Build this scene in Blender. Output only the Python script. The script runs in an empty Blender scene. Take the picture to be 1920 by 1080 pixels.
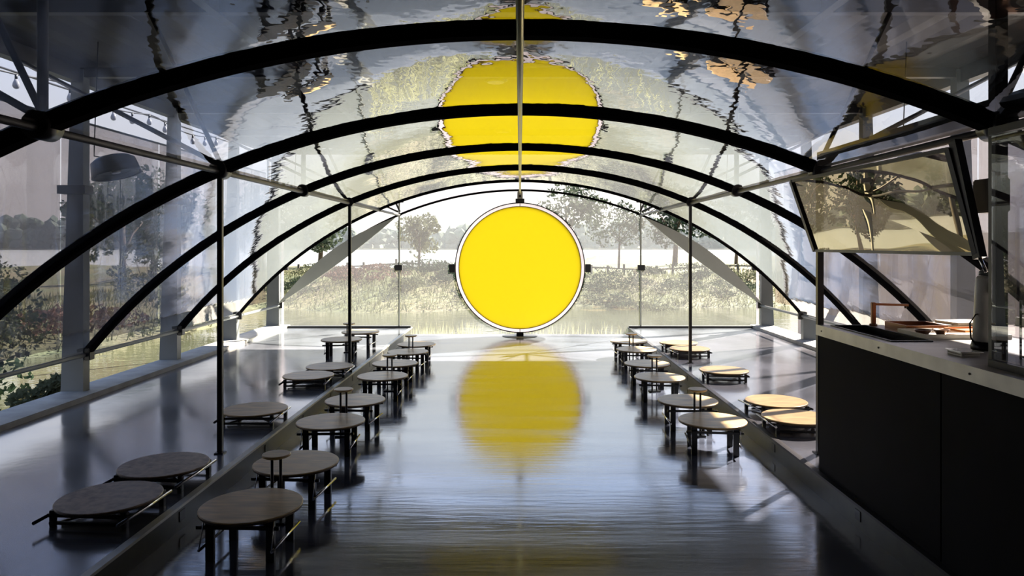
import bpy, bmesh, math, random
from mathutils import Vector, Matrix
C = bpy.context.scene
COL = C.collection
random.seed(7)
PI = math.pi

# ------------------------------------------------------------------ camera
EYE = 1.55
cam = bpy.data.cameras.new('camera')
cam.sensor_width = 36.0
cam.lens = 36.0 * 1340 / 1920
cam.shift_x = -15 / 1920
cam.shift_y = -82 / 1920
cam.clip_end = 2000
camo = bpy.data.objects.new('camera', cam)
COL.objects.link(camo)
camo.location = (0, 0, EYE)
camo.rotation_euler = (PI / 2, 0, 0)
C.camera = camo

# ------------------------------------------------------------------ sky, sun, exposure
C.view_settings.view_transform = 'Standard'
C.view_settings.look = 'None'
C.view_settings.gamma = 1.0
C.view_settings.use_curve_mapping = False
C.view_settings.exposure = 0.22

world = bpy.data.worlds.new('world')
C.world = world
world.use_nodes = True
nt = world.node_tree
nt.nodes.clear()
wo = nt.nodes.new('ShaderNodeOutputWorld')
bg = nt.nodes.new('ShaderNodeBackground')
tc = nt.nodes.new('ShaderNodeTexCoord')
sp = nt.nodes.new('ShaderNodeSeparateXYZ')
rp = nt.nodes.new('ShaderNodeValToRGB')
ns = nt.nodes.new('ShaderNodeTexNoise')
mp = nt.nodes.new('ShaderNodeMapping')
ad = nt.nodes.new('ShaderNodeMath'); ad.operation = 'MULTIPLY_ADD'
SKY = 1.5
nt.links.new(tc.outputs['Generated'], sp.inputs[0])
nt.links.new(tc.outputs['Generated'], mp.inputs[0])
mp.inputs['Scale'].default_value = (1, 1, 3)
nt.links.new(mp.outputs[0], ns.inputs['Vector'])
ns.inputs['Scale'].default_value = 3.0
ns.inputs['Detail'].default_value = 5
nt.links.new(ns.outputs['Fac'], ad.inputs[0])
ad.inputs[1].default_value = -0.16
nt.links.new(sp.outputs['Z'], ad.inputs[2])
nt.links.new(ad.outputs[0], rp.inputs[0])
el = rp.color_ramp.elements
el[0].position = 0.0; el[0].color = (0.66, 0.61, 0.575, 1)
el[1].position = 1.0; el[1].color = (0.12, 0.22, 0.48, 1)
e = el.new(0.10); e.color = (0.64, 0.64, 0.68, 1)
e = el.new(0.28); e.color = (0.44, 0.60, 0.95, 1)
nt.links.new(rp.outputs[0], bg.inputs[0])
bg.inputs[1].default_value = SKY
nt.links.new(bg.outputs[0], wo.inputs[0])

sd = bpy.data.lights.new('sun', 'SUN')
sd.energy = 32.0
sd.angle = math.radians(0.8)
sd.color = (1.0, 0.88, 0.72)
so = bpy.data.objects.new('sun', sd)
COL.objects.link(so)
so.rotation_euler = Vector((0.95, 0.95, 1.0)).to_track_quat('Z', 'Y').to_euler()

# ------------------------------------------------------------------ materials
def mat(name, col, rough=0.6, metal=0.0, spec=0.5, noise=0.0, nscale=8.0, bump=0.0, bscale=40.0,
        stretch=(1, 1, 1), trans=0.0, coat=0.0, rvar=0.0, col2=None):
    m = bpy.data.materials.new(name); m.use_nodes = True
    n = m.node_tree; b = n.nodes['Principled BSDF']
    b.inputs['Base Color'].default_value = (*col, 1)
    b.inputs['Roughness'].default_value = rough
    b.inputs['Metallic'].default_value = metal
    b.inputs['Specular IOR Level'].default_value = spec
    b.inputs['Coat Weight'].default_value = coat
    t = n.nodes.new('ShaderNodeTexCoord')
    mpp = n.nodes.new('ShaderNodeMapping'); mpp.inputs['Scale'].default_value = stretch
    n.links.new(t.outputs['Object'], mpp.inputs[0])
    tx = n.nodes.new('ShaderNodeTexNoise'); tx.inputs['Scale'].default_value = nscale
    tx.inputs['Detail'].default_value = 6
    n.links.new(mpp.outputs[0], tx.inputs['Vector'])
    if noise > 0 or col2:
        r = n.nodes.new('ShaderNodeValToRGB')
        r.color_ramp.elements[0].position = 0.32; r.color_ramp.elements[1].position = 0.68
        c2 = col2 if col2 else tuple(min(1, c * (1 + noise)) for c in col)
        c1 = col if col2 else tuple(c * (1 - noise) for c in col)
        r.color_ramp.elements[0].color = (*c1, 1); r.color_ramp.elements[1].color = (*c2, 1)
        n.links.new(tx.outputs['Fac'], r.inputs[0]); n.links.new(r.outputs[0], b.inputs['Base Color'])
    if rvar > 0:
        mr = n.nodes.new('ShaderNodeMapRange')
        mr.inputs['From Min'].default_value = 0.3; mr.inputs['From Max'].default_value = 0.7
        mr.inputs['To Min'].default_value = max(0.01, rough - rvar); mr.inputs['To Max'].default_value = rough + rvar
        n.links.new(tx.outputs['Fac'], mr.inputs[0]); n.links.new(mr.outputs[0], b.inputs['Roughness'])
    if bump > 0:
        t2 = n.nodes.new('ShaderNodeTexNoise'); t2.inputs['Scale'].default_value = bscale
        t2.inputs['Detail'].default_value = 4
        n.links.new(mpp.outputs[0], t2.inputs['Vector'])
        bm_ = n.nodes.new('ShaderNodeBump'); bm_.inputs['Distance'].default_value = bump
        n.links.new(t2.outputs['Fac'], bm_.inputs['Height']); n.links.new(bm_.outputs[0], b.inputs['Normal'])
    if trans > 0:
        out = n.nodes['Material Output']
        tr = n.nodes.new('ShaderNodeBsdfTranslucent'); mx = n.nodes.new('ShaderNodeMixShader')
        tr.inputs[0].default_value = (*col, 1); mx.inputs[0].default_value = trans
        n.links.new(b.outputs[0], mx.inputs[1]); n.links.new(tr.outputs[0], mx.inputs[2])
        n.links.new(mx.outputs[0], out.inputs[0])
    return m

def film(name, tint, f0=0.05, boost=1.7, milk=0.05, milkcol=(0.8, 0.8, 0.8), wave=0.0, wscale=1.5, stretch=(1, 1, 1),
         rough=0.0, fine=0.0, power=4.2, gcol=(0.97, 0.97, 0.97)):
    """thin clear sheet: see-through, reflecting more at grazing angles, a little milky"""
    m = bpy.data.materials.new(name); m.use_nodes = True
    n = m.node_tree; n.nodes.clear()
    out = n.nodes.new('ShaderNodeOutputMaterial')
    tr = n.nodes.new('ShaderNodeBsdfTransparent'); tr.inputs[0].default_value = (*tint, 1)
    gl = n.nodes.new('ShaderNodeBsdfGlossy'); gl.inputs['Roughness'].default_value = rough
    gl.inputs[0].default_value = (*gcol, 1)
    mk = n.nodes.new('ShaderNodeBsdfTranslucent'); mk.inputs[0].default_value = (*milkcol, 1)
    lw = n.nodes.new('ShaderNodeLayerWeight'); lw.inputs[0].default_value = 0.5
    pw = n.nodes.new('ShaderNodeMath'); pw.operation = 'POWER'; pw.inputs[1].default_value = power
    ma = n.nodes.new('ShaderNodeMath'); ma.operation = 'MULTIPLY_ADD'; ma.use_clamp = True
    ma.inputs[1].default_value = boost; ma.inputs[2].default_value = f0
    mn = n.nodes.new('ShaderNodeMath'); mn.operation = 'MINIMUM'; mn.inputs[1].default_value = 0.9
    n.links.new(lw.outputs['Facing'], pw.inputs[0]); n.links.new(pw.outputs[0], ma.inputs[0])
    n.links.new(ma.outputs[0], mn.inputs[0])
    m1 = n.nodes.new('ShaderNodeMixShader'); m1.inputs[0].default_value = milk
    n.links.new(tr.outputs[0], m1.inputs[1]); n.links.new(mk.outputs[0], m1.inputs[2])
    m2 = n.nodes.new('ShaderNodeMixShader')
    n.links.new(mn.outputs[0], m2.inputs[0]); n.links.new(m1.outputs[0], m2.inputs[1]); n.links.new(gl.outputs[0], m2.inputs[2])
    n.links.new(m2.outputs[0], out.inputs[0])
    if wave > 0:
        t = n.nodes.new('ShaderNodeTexCoord')
        mpp = n.nodes.new('ShaderNodeMapping'); mpp.inputs['Scale'].default_value = stretch
        n.links.new(t.outputs['Object'], mpp.inputs[0])
        t2 = n.nodes.new('ShaderNodeTexNoise'); t2.inputs['Scale'].default_value = wscale
        t2.inputs['Detail'].default_value = 1.0
        n.links.new(mpp.outputs[0], t2.inputs['Vector'])
        b1 = n.nodes.new('ShaderNodeBump'); b1.inputs['Distance'].default_value = wave
        n.links.new(t2.outputs['Fac'], b1.inputs['Height'])
        last = b1
        if fine > 0:
            t3 = n.nodes.new('ShaderNodeTexNoise'); t3.inputs['Scale'].default_value = wscale * 9
            t3.inputs['Detail'].default_value = 2
            n.links.new(mpp.outputs[0], t3.inputs['Vector'])
            b2 = n.nodes.new('ShaderNodeBump'); b2.inputs['Distance'].default_value = fine
            n.links.new(t3.outputs['Fac'], b2.inputs['Height']); n.links.new(b1.outputs[0], b2.inputs['Normal'])
            last = b2
        n.links.new(last.outputs[0], gl.inputs['Normal'])
    return m

M = {}
M['floor'] = mat('polished_concrete', (0.095, 0.105, 0.14), 0.13, spec=1.0, noise=0.35, nscale=1.6, bump=0.0008, bscale=9,
                 stretch=(0.35, 2.6, 1), rvar=0.06)
M['platform'] = mat('sealed_concrete', (0.14, 0.15, 0.18), 0.16, spec=1.0, noise=0.3, nscale=1.3, bump=0.0008, bscale=9, rvar=0.06)
for k_ in ('floor', 'platform'): M[k_].node_tree.nodes['Principled BSDF'].inputs['IOR'].default_value = 2.7
M['riser'] = mat('riser_board', (0.06, 0.06, 0.05), 0.35, noise=0.2)
M['curb'] = mat('curb_concrete', (0.30, 0.30, 0.29), 0.7, noise=0.2, nscale=5, bump=0.002)
M['black'] = mat('black_steel', (0.012, 0.012, 0.014), 0.32, spec=0.5)
M['archblack'] = mat('matt_black_paint', (0.006, 0.006, 0.007), 0.8, spec=0.0)
M['bouncewall'] = mat('warm_bounce_wall', (0.42, 0.35, 0.26), 0.9)  # pale warm tone chosen to bounce light into the room
M['worktop'] = mat('brushed_worktop', (0.60, 0.54, 0.47), 0.32, metal=0.45, noise=0.08, nscale=4, stretch=(1, 6, 1))
M['dark'] = mat('dark_paint', (0.03, 0.031, 0.036), 0.45)
M['grey'] = mat('grey_steel_paint', (0.13, 0.145, 0.15), 0.45, noise=0.08, nscale=3)
M['leafgrey'] = mat('grey_plate_paint', (0.40, 0.42, 0.38), 0.5, noise=0.06, nscale=3)
M['steel'] = mat('stainless_steel', (0.62, 0.60, 0.56), 0.28, metal=1.0, bump=0.0003, bscale=30, stretch=(1, 8, 1))
M['steelstrip'] = mat('stainless_edge', (0.62, 0.60, 0.54), 0.42, metal=0.6, noise=0.1)
M['chrome'] = mat('chrome', (0.8, 0.8, 0.78), 0.15, metal=1.0)
M['wood'] = mat('plywood_top', (0.72, 0.51, 0.24), 0.34, spec=0.4, noise=0.22, nscale=6, stretch=(1, 5, 1))
M['wornwood'] = mat('worn_board_top', (0.50, 0.38, 0.27), 0.38, spec=0.5, nscale=26, col2=(0.27, 0.20, 0.14), bump=0.002, bscale=30)
M['woodedge'] = mat('board_edge', (0.10, 0.065, 0.03), 0.5, noise=0.3, nscale=20)
M['bronze'] = mat('bronze', (0.22, 0.11, 0.06), 0.3, metal=0.8)
M['ridge'] = mat('ridge_reflection_tint', (0.30, 0.28, 0.12), 0.3, metal=0.6)  # brassy highlights reflected on the tube are put into its colour
M['white'] = mat('white_enamel', (0.72, 0.72, 0.70), 0.3)
M['whiteframe'] = mat('white_gasket', (0.88, 0.85, 0.90), 0.45, trans=0.7)
M['roofunder'] = mat('roof_sheet', (0.026, 0.024, 0.023), 0.6, noise=0.25, nscale=1.2)
M['wall'] = mat('beige_render', (0.80, 0.62, 0.50), 0.85, noise=0.1, nscale=0.8, bump=0.004, bscale=12)
M['darkwall'] = mat('dark_wall', (0.009, 0.010, 0.014), 0.8, spec=0.12, noise=0.2, nscale=2)
M['orange'] = mat('orange_glow_tray', (0.75, 0.28, 0.08), 0.3, metal=0.5)  # orange glow of a sunlit item put into the tray colour
M['bulb'] = mat('frosted_bulb', (0.35, 0.36, 0.40), 0.25, trans=0.4)
M['cream'] = mat('cream_board', (0.55, 0.45, 0.33), 0.5, noise=0.15, nscale=12)
M['bark'] = mat('bark', (0.085, 0.065, 0.05), 0.9, noise=0.3, nscale=10, bump=0.01)
M['leaf1'] = mat('leaves_mid', (0.055, 0.075, 0.045), 0.8, spec=0.08, noise=0.4, nscale=1.5, trans=0.35)
M['leaf2'] = mat('leaves_pale', (0.12, 0.13, 0.075), 0.8, spec=0.08, noise=0.35, nscale=1.5, trans=0.4)
M['leaf3'] = mat('leaves_dark', (0.025, 0.045, 0.025), 0.8, spec=0.08, noise=0.4, nscale=1.5, trans=0.3)
M['leaf4'] = mat('leaves_russet', (0.14, 0.085, 0.07), 0.8, spec=0.08, noise=0.35, nscale=1.5, trans=0.35)
M['forest'] = mat('far_leaves', (0.03, 0.055, 0.04), 0.8, noise=0.4, nscale=0.15)
M['grass'] = mat('bank_grass', (0.07, 0.09, 0.04), 0.9, nscale=0.5, col2=(0.14, 0.12, 0.07), bump=0.05, bscale=6)
M['reed'] = mat('dry_reed', (0.42, 0.42, 0.24), 0.7, trans=0.4)
M['fencewood'] = mat('fence_wood', (0.07, 0.065, 0.055), 0.8, noise=0.2)
M['water'] = mat('pond_water', (0.065, 0.07, 0.045), 0.05, spec=0.6, bump=0.012, bscale=3.5, noise=0.2, nscale=0.4)
M['lake'] = mat('lake_water', (0.35, 0.38, 0.38), 0.22, spec=0.8, bump=0.02, bscale=1.5)
M['skin'] = film('vault_film', (0.60, 0.63, 0.70), f0=0.05, boost=5.0, power=9.0, milk=0.012, milkcol=(0.75, 0.75, 0.78), wave=0.02, wscale=1.0,
                 stretch=(1.0, 0.6, 1.0), fine=0.0012)
M['curtain'] = film('clear_curtain', (0.48, 0.44, 0.43), f0=0.04, boost=1.0, milk=0.05, milkcol=(0.92, 0.74, 0.58), wave=0.02, wscale=1.2)
M['glass'] = film('window_glass', (0.88, 0.93, 0.90), f0=0.05, boost=1.1, milk=0.05, milkcol=(0.86, 0.87, 0.94))
M['flap'] = film('flap_sheet', (0.13, 0.12, 0.11), f0=0.32, boost=0.9, gcol=(0.80, 0.68, 0.44), milk=0.04, milkcol=(0.60, 0.50, 0.32), wave=0.005, wscale=1.5)
M['darkglass'] = film('kitchen_glass', (0.42, 0.44, 0.50), f0=0.12, boost=1.2, milk=0.02)

ym = bpy.data.materials.new('yellow_acrylic'); ym.use_nodes = True
n = ym.node_tree; n.nodes.clear()
o_ = n.nodes.new('ShaderNodeOutputMaterial'); d_ = n.nodes.new('ShaderNodeBsdfDiffuse'); t_ = n.nodes.new('ShaderNodeBsdfTranslucent')
g_ = n.nodes.new('ShaderNodeBsdfGlossy'); g_.inputs['Roughness'].default_value = 0.15
x_ = n.nodes.new('ShaderNodeMixShader'); x2_ = n.nodes.new('ShaderNodeMixShader')
for q in (d_, t_): q.inputs[0].default_value = (0.50, 0.455, 0.055, 1)
x_.inputs[0].default_value = 0.75; x2_.inputs[0].default_value = 0.03
n.links.new(d_.outputs[0], x_.inputs[1]); n.links.new(t_.outputs[0], x_.inputs[2])
n.links.new(x_.outputs[0], x2_.inputs[1]); n.links.new(g_.outputs[0], x2_.inputs[2]); n.links.new(x2_.outputs[0], o_.inputs[0])
M['yellow'] = ym

# ------------------------------------------------------------------ mesh helpers
def BM(): return bmesh.new()

def box(bm, x0, x1, y0, y1, z0, z1):
    v = [bm.verts.new(p) for p in ((x0, y0, z0), (x1, y0, z0), (x1, y1, z0), (x0, y1, z0), (x0, y0, z1), (x1, y0, z1), (x1, y1, z1), (x0, y1, z1))]
    for f in ((3, 2, 1, 0), (4, 5, 6, 7), (0, 1, 5, 4), (1, 2, 6, 5), (2, 3, 7, 6), (3, 0, 4, 7)):
        bm.faces.new([v[i] for i in f])
    return bm

def bar(bm, a, b, w, h, up=(0, 0, 1)):
    """rectangular bar from a to b"""
    a = Vector(a); b = Vector(b); d = (b - a).normalized(); u = Vector(up)
    if abs(d.dot(u)) > 0.98: u = Vector((0, 1, 0))
    s = d.cross(u).normalized(); u = s.cross(d)
    vs = []
    for p in (a, b):
        for (i, j) in ((-1, -1), (1, -1), (1, 1), (-1, 1)):
            vs.append(bm.verts.new(p + s * (i * w / 2) + u * (j * h / 2)))
    for f in ((0, 1, 2, 3), (7, 6, 5, 4), (0, 4, 5, 1), (1, 5, 6, 2), (2, 6, 7, 3), (3, 7, 4, 0)):
        bm.faces.new([vs[i] for i in f])
    return bm

def tube(bm, pts, r, seg=10, r2=None):
    pts = [Vector(p) for p in pts]; rings = []
    N = len(pts)
    for i, p in enumerate(pts):
        d = (pts[min(i + 1, N - 1)] - pts[max(i - 1, 0)]).normalized()
        u = Vector((0, 0, 1)) if abs(d.z) < 0.95 else Vector((1, 0, 0))
        s = d.cross(u).normalized(); u = s.cross(d)
        rr = r if r2 is None else r + (r2 - r) * i / max(1, N - 1)
        rings.append([bm.verts.new(p + s * (rr * math.cos(2 * PI * k / seg)) + u * (rr * math.sin(2 * PI * k / seg))) for k in range(seg)])
    for i in range(N - 1):
        for k in range(seg):
            f = bm.faces.new((rings[i][k], rings[i][(k + 1) % seg], rings[i + 1][(k + 1) % seg], rings[i + 1][k])); f.smooth = True
    bm.faces.new(rings[0][::-1]); bm.faces.new(rings[-1])
    return bm

def lathe(bm, prof, seg=32, c=(0, 0, 0), axis='Z'):
    rings = []
    for (r, z) in prof:
        ring = []
        for k in range(seg):
            a = 2 * PI * k / seg
            if axis == 'Z': p = (c[0] + r * math.cos(a), c[1] + r * math.sin(a), c[2] + z)
            else: p = (c[0] + r * math.cos(a), c[1] + z, c[2] + r * math.sin(a))
            ring.append(bm.verts.new(p))
        rings.append(ring)
    for i in range(len(rings) - 1):
        for k in range(seg):
            f = bm.faces.new((rings[i][k], rings[i][(k + 1) % seg], rings[i + 1][(k + 1) % seg], rings[i + 1][k]))
            f.smooth = abs(prof[i + 1][1] - prof[i][1]) > 0.4 * abs(prof[i + 1][0] - prof[i][0])
    if prof[0][0] > 1e-5: bm.faces.new(rings[0][::-1])
    if prof[-1][0] > 1e-5: bm.faces.new(rings[-1])
    return bm

def obj(name, bm, m, parent=None, loc=None, bevel=0.0, fix=True):
    if fix: bmesh.ops.recalc_face_normals(bm, faces=bm.faces)
    if bevel > 0:
        bmesh.ops.bevel(bm, geom=list(bm.edges), offset=bevel, segments=2, affect='EDGES', clamp_overlap=True)
    me = bpy.data.meshes.new(name); bm.to_mesh(me); bm.free()
    me.materials.append(m)
    o = bpy.data.objects.new(name, me); COL.objects.link(o)
    if parent: o.parent = parent
    if loc: o.location = loc
    return o

def tag(o, label, cat, group=None):
    o['label'] = label; o['category'] = cat
    if group: o['group'] = group
    return o

def thing(name, label, cat, loc=(0, 0, 0), rz=0.0, group=None):
    o = bpy.data.objects.new(name, None); COL.objects.link(o)
    o.empty_display_size = 0.1
    o.location = loc; o.rotation_euler = (0, 0, rz)
    return tag(o, label, cat, group)

def struct(name, bm, m, parent=None, **k):
    o = obj(name, bm, m, parent, **k)
    if not parent: o['kind'] = 'structure'
    return o

def sroot(name, loc=(0, 0, 0)):
    o = bpy.data.objects.new(name, None); COL.objects.link(o); o.location = loc
    o['kind'] = 'structure'; return o

def dup(root, loc, rz, label, group=None):
    r = root.copy(); COL.objects.link(r); r.location = loc; r.rotation_euler = (0, 0, rz)
    r['label'] = label
    if group: r['group'] = group
    for ch in list(root.children):
        c = ch.copy(); COL.objects.link(c); c.parent = r
        for g in ch.children:
            d = g.copy(); COL.objects.link(d); d.parent = c
    return r

# ------------------------------------------------------------------ dimensions
P = 0.135          # platform height
XI = 1.845         # inner edge of the platforms
XO = 3.92
YE = 12.08         # end wall
YB = -3.0
ARC = [3.04, 4.84, 6.70, 8.52, 10.30, 12.08]
R = 5.23; ZA = 2.46; ZC = ZA - R
XN = 2.03          # purlin line
ZN = ZC + math.sqrt(R * R - XN * XN)
XF = 4.06
ZF = ZC + math.sqrt(R * R - XF * XF)
ZR = 3.20          # underside of the outer roof
PHI = math.asin(XF / R)

# ------------------------------------------------------------------ floor, platforms, riser, curbs
bm = BM(); box(bm, -XI, XI, YB, YE + 0.25, -0.5, 0.0); struct('floor', bm, M['floor'])
for s in (-1, 1):
    bm = BM(); x0, x1 = sorted((s * (XI + 0.02), s * XO)); box(bm, x0, x1, YB, YE + 0.1, -0.5, P)
    struct('platform', bm, M['platform'])
    rr = sroot('riser', (s * XI, 0, 0))
    bm = BM(); x0, x1 = sorted((0, s * 0.02)); box(bm, x0, x1, YB, YE + 0.1, 0.0, P - 0.012); obj('riser_board', bm, M['riser'], rr)
    bm = BM(); x0, x1 = sorted((-s * 0.012, s * 0.03)); box(bm, x0, x1, YB, YE + 0.1, P - 0.012, P + 0.003); obj('nosing', bm, M['steelstrip'] if s < 0 else M['dark'], rr)
    for y in (3.9, 5.2, 6.1, 7.0, 7.9, 8.8, 9.7):
        bm = BM(); x0, x1 = sorted((-s * 0.004, 0.0)); box(bm, x0, x1, y - 0.03, y + 0.03, 0.045, 0.10); obj('socket', bm, M['black'], rr)
    bm = BM(); x0, x1 = sorted((s * XO, s * (XO + 0.36))); box(bm, x0, x1, YB, YE + 0.12, -0.5, P + 0.045)
    struct('curb', bm, M['curb'], bevel=0.006)
    # end sill standing on the platform
    bm = BM(); x0, x1 = sorted((s * XI, s * XO)); box(bm, x0, x1, YE - 0.03, YE + 0.05, P, P + 0.035)
    struct('sill', bm, M['dark'])

# ------------------------------------------------------------------ vault film (the inner ceiling)
ceil = sroot('ceiling', (0, 0, 0))
ys = [-2.4, -0.58, 1.23] + ARC
for i in range(len(ys) - 2):
    bm = BM(); NA, NY = 72, 6; g = []
    for a in range(NA + 1):
        t = -PHI + 2 * PHI * a / NA
        row = []
        for b in range(NY + 1):
            y = ys[i] + (ys[i + 1] - ys[i]) * b / NY
            # sheet sags a little between the arches
            sag = 0.002 * math.sin(PI * b / NY)
            rr_ = R + 0.004 - sag
            if i == 2: rr_ -= 0.06 * (1 - b / NY)   # the sheet nearest the viewer hangs lower at its near edge
            row.append(bm.verts.new((rr_ * math.sin(t), y, ZC + rr_ * math.cos(t))))
        g.append(row)
    for a in range(NA):
        for b in range(NY):
            f = bm.faces.new((g[a][b], g[a][b + 1], g[a + 1][b + 1], g[a + 1][b])); f.smooth = True
    obj('panel', bm, M['skin'], ceil, fix=False)

# ------------------------------------------------------------------ arches
names = ['nearest and thickest-looking black steel arch across the top of the room', 'second black steel arch from the viewer, meeting the left front post',
         'third black steel arch from the viewer, between the two left posts', 'fourth black steel arch from the viewer, carried by the rear pair of thick posts',
         'fifth and thin dark arch just before the end wall', 'last thin dark arch at the end wall above the yellow disc']
def arch(y, w, h, label):
    t = thing('steel_arch', label, 'arch', (0, y, 0), 0, 'steel arches of the vault')
    bm = BM(); NA = 96; prev = None
    for a in range(NA + 1):
        th = -PHI + 2 * PHI * a / NA
        ring = []
        for (rr_, yy) in ((R - h * 0.42, -w / 2), (R + h * 0.58, -w / 2), (R + h * 0.58, w / 2), (R - h * 0.42, w / 2)):
            ring.append(bm.verts.new((rr_ * math.sin(th), yy, ZC + rr_ * math.cos(th))))
        if prev:
            for k in range(4): bm.faces.new((prev[k], prev[(k + 1) % 4], ring[(k + 1) % 4], ring[k]))
        else: bm.faces.new(ring)
        prev = ring
    bm.faces.new(prev[::-1])
    obj('arch_beam', bm, M['archblack'], t)
    for s in (-1, 1):
        bm = BM(); lathe(bm, [(0.0, -w * 0.8), (h * 0.75, -w * 0.8), (h * 0.75, w * 0.8), (0.0, w * 0.8)], 20, (s * XN, 0, ZN), 'Y')
        obj('node_plate', bm, M['black'], t)
        bm = BM(); box(bm, s * XF - (0.05 if s > 0 else 0.003), s * XF + (0.003 if s > 0 else 0.05), -w * 0.7, w * 0.7, ZF - 0.06, ZF + 0.05)
        obj('foot_bracket', bm, M['black'], t, bevel=0.006)
for i, y in enumerate(ARC):
    arch(y, [0.07, 0.07, 0.06, 0.06, 0.035, 0.035][i], [0.078, 0.078, 0.072, 0.070, 0.038, 0.034][i], names[i])

# purlins
def purlin(x, z, r, m, label, y0=-2.4, y1=YE, name='purlin'):
    bm = BM(); tube(bm, [(x, y0, z), (x, y1, z)], r, 10)
    return tag(obj(name, bm, m), label, 'rail')
purlin(0, ZA - 0.045, 0.016, M['ridge'], 'ridge tube with yellow-green reflections painted in, running along the crown of all arches')
purlin(-XN, ZN - 0.01, 0.018, M['dark'], 'dark tube running above the left posts from arch to arch')
purlin(XN, ZN - 0.01, 0.018, M['dark'], 'dark tube running above the right posts from arch to arch')
purlin(-XF - 0.0, ZF - 0.01, 0.020, M['grey'], 'grey side rail joining the arch feet on the left')
purlin(XF + 0.0, ZF - 0.01, 0.020, M['grey'], 'grey side rail joining the arch feet on the right')

# posts at the platforms
def post(x, y, z1, w, label, z0=P, m='black', grp='slim posts under the vault'):
    t = thing('post', label, 'post', (x, y, z0), 0, grp)
    bm = BM(); box(bm, -w / 2, w / 2, -w / 2, w / 2, 0.008, z1 - z0); obj('shaft', bm, M[m], t, bevel=0.003)
    bm = BM(); box(bm, -w * 0.9, w * 0.9, -w * 0.9, w * 0.9, 0, 0.008); obj('base_plate', bm, M[m], t)
    return t
post(-XN, ARC[1], ZN, 0.034, 'black square post standing alone on the left platform near the viewer')
post(-XN, ARC[3], ZN, 0.034, 'black square post on the left platform beside the upright stools')
post(XN, ARC[3], ZN, 0.034, 'black square post on the right platform beside the low boards')
post(XN, ARC[1], ZN, 0.040, 'black square post behind the far corner of the kitchen counter')
post(XN - 0.03, 2.99, ZR - 0.12, 0.052, 'thick black post at the near end of the kitchen counter rising to the roof')
post(-XN - 0.01, YE - 0.0, ZA - 0.02, 0.026, 'pale thin mullion post left of the yellow disc', m='leafgrey', grp='mullion posts of the end wall')
post(XN + 0.01, YE - 0.0, ZA - 0.02, 0.026, 'pale thin mullion post right of the yellow disc', m='leafgrey', grp='mullion posts of the end wall')

# hangers from purlin nodes to outer roof and braces
for s, side in ((-1, 'left'), (1, 'right')):
    for i, which in ((0, 'nearest'), (2, 'third'), (4, 'fifth')):
        if s > 0 and i == 0: continue
        bm = BM(); tube(bm, [(s * XN, ARC[i], ZN + 0.06), (s * XN, ARC[i], ZR - 0.1)], 0.022, 10)
        tag(obj('hanger_rod', bm, M['dark']), 'dark upright rod above the %s arch on the %s hanging it from the roof' % (which, side), 'rod', 'hanger rods')
    for i, which in ((0, 'nearest'), (1, 'second'), (3, 'fourth'), (5, 'last')):
        bm = BM(); y2 = ARC[i] + 1.05
        if y2 > 12.4: y2 = 12.2
        tube(bm, [(s * (XN + 0.03), ARC[i], ZN + 0.05), (s * 4.10, y2, 3.05)], 0.018, 8)
        tag(obj('brace_rod', bm, M['dark']), 'dark slanting rod from the %s arch out to the %s eave' % (which, side), 'rod', 'slanting brace rods')
        bm = BM(); tube(bm, [(s * (XN + 0.0), ARC[i], ZN + 0.05), (s * (XN + 0.45), ARC[i] - 0.05, ZR - 0.1)], 0.016, 8)
        tag(obj('brace_rod', bm, M['dark']), 'steep dark rod from the %s arch up to the roof on the %s' % (which, side), 'rod', 'steep brace rods')

# ------------------------------------------------------------------ tapered outer columns
for s, side in ((-1, 'left'), (1, 'right')):
    for i, y in enumerate(ARC):
        bm = BM()
        a0, a1 = s * 4.065, s * 4.275; b0, b1 = s * 4.065, s * 4.175
        v = []
        for (p, q, z) in ((a0, a1, P + 0.045), (b0, b1, ZR - 0.02)):
            for (x, yy) in ((p, y - 0.05), (q, y - 0.05), (q, y + 0.05), (p, y + 0.05)): v.append(bm.verts.new((x, yy, z)))
        for f in ((0, 1, 2, 3), (7, 6, 5, 4), (0, 4, 5, 1), (1, 5, 6, 2), (2, 6, 7, 3), (3, 7, 4, 0)): bm.faces.new([v[k] for k in f])
        t = tag(obj('tapered_column', bm, M['grey']), 'grey tapered steel column at the foot of the %s arch on the %s' % (
            ['nearest', 'second', 'third', 'fourth', 'fifth', 'last'][i], side), 'column', 'tapered outer columns')
        if i in (2, 3):
            bm = BM(); box(bm, s * 4.04 if s > 0 else -4.30, 4.30 if s > 0 else -4.04, y - 0.065, y + 0.065, 2.02, 2.10); obj('clamp', bm, M['dark'], t)

# ------------------------------------------------------------------ outer roof
ro = sroot('roof', (0, 0, 0))
bm = BM()
x = -4.35
NX = 58
pr = []
for k in range(NX + 1):      # ribbed sheet
    xx = -4.35 + 8.7 * k / NX
    z = ZR + (0.025 if (k // 2) % 2 else 0.0)
    pr.append((xx, z))
lo = [[bm.verts.new((xx, yy, z)) for (xx, z) in pr] for yy in (YB, 12.5)]
hi = [[bm.verts.new((xx, yy, ZR + 0.09)) for (xx, z) in pr] for yy in (YB, 12.5)]
for k in range(NX):
    bm.faces.new((lo[0][k], lo[0][k + 1], lo[1][k + 1], lo[1][k]))
    bm.faces.new((hi[0][k], hi[1][k], hi[1][k + 1], hi[0][k + 1]))
    bm.faces.new((lo[0][k], hi[0][k], hi[0][k + 1], lo[0][k + 1]))
    bm.faces.new((lo[1][k], lo[1][k + 1], hi[1][k + 1], hi[1][k]))
bm.faces.new((lo[0][0], lo[1][0], hi[1][0], hi[0][0])); bm.faces.new((lo[0][-1], hi[0][-1], hi[1][-1], lo[1][-1]))
obj('roof_sheet', bm, M['roofunder'], ro)
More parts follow.
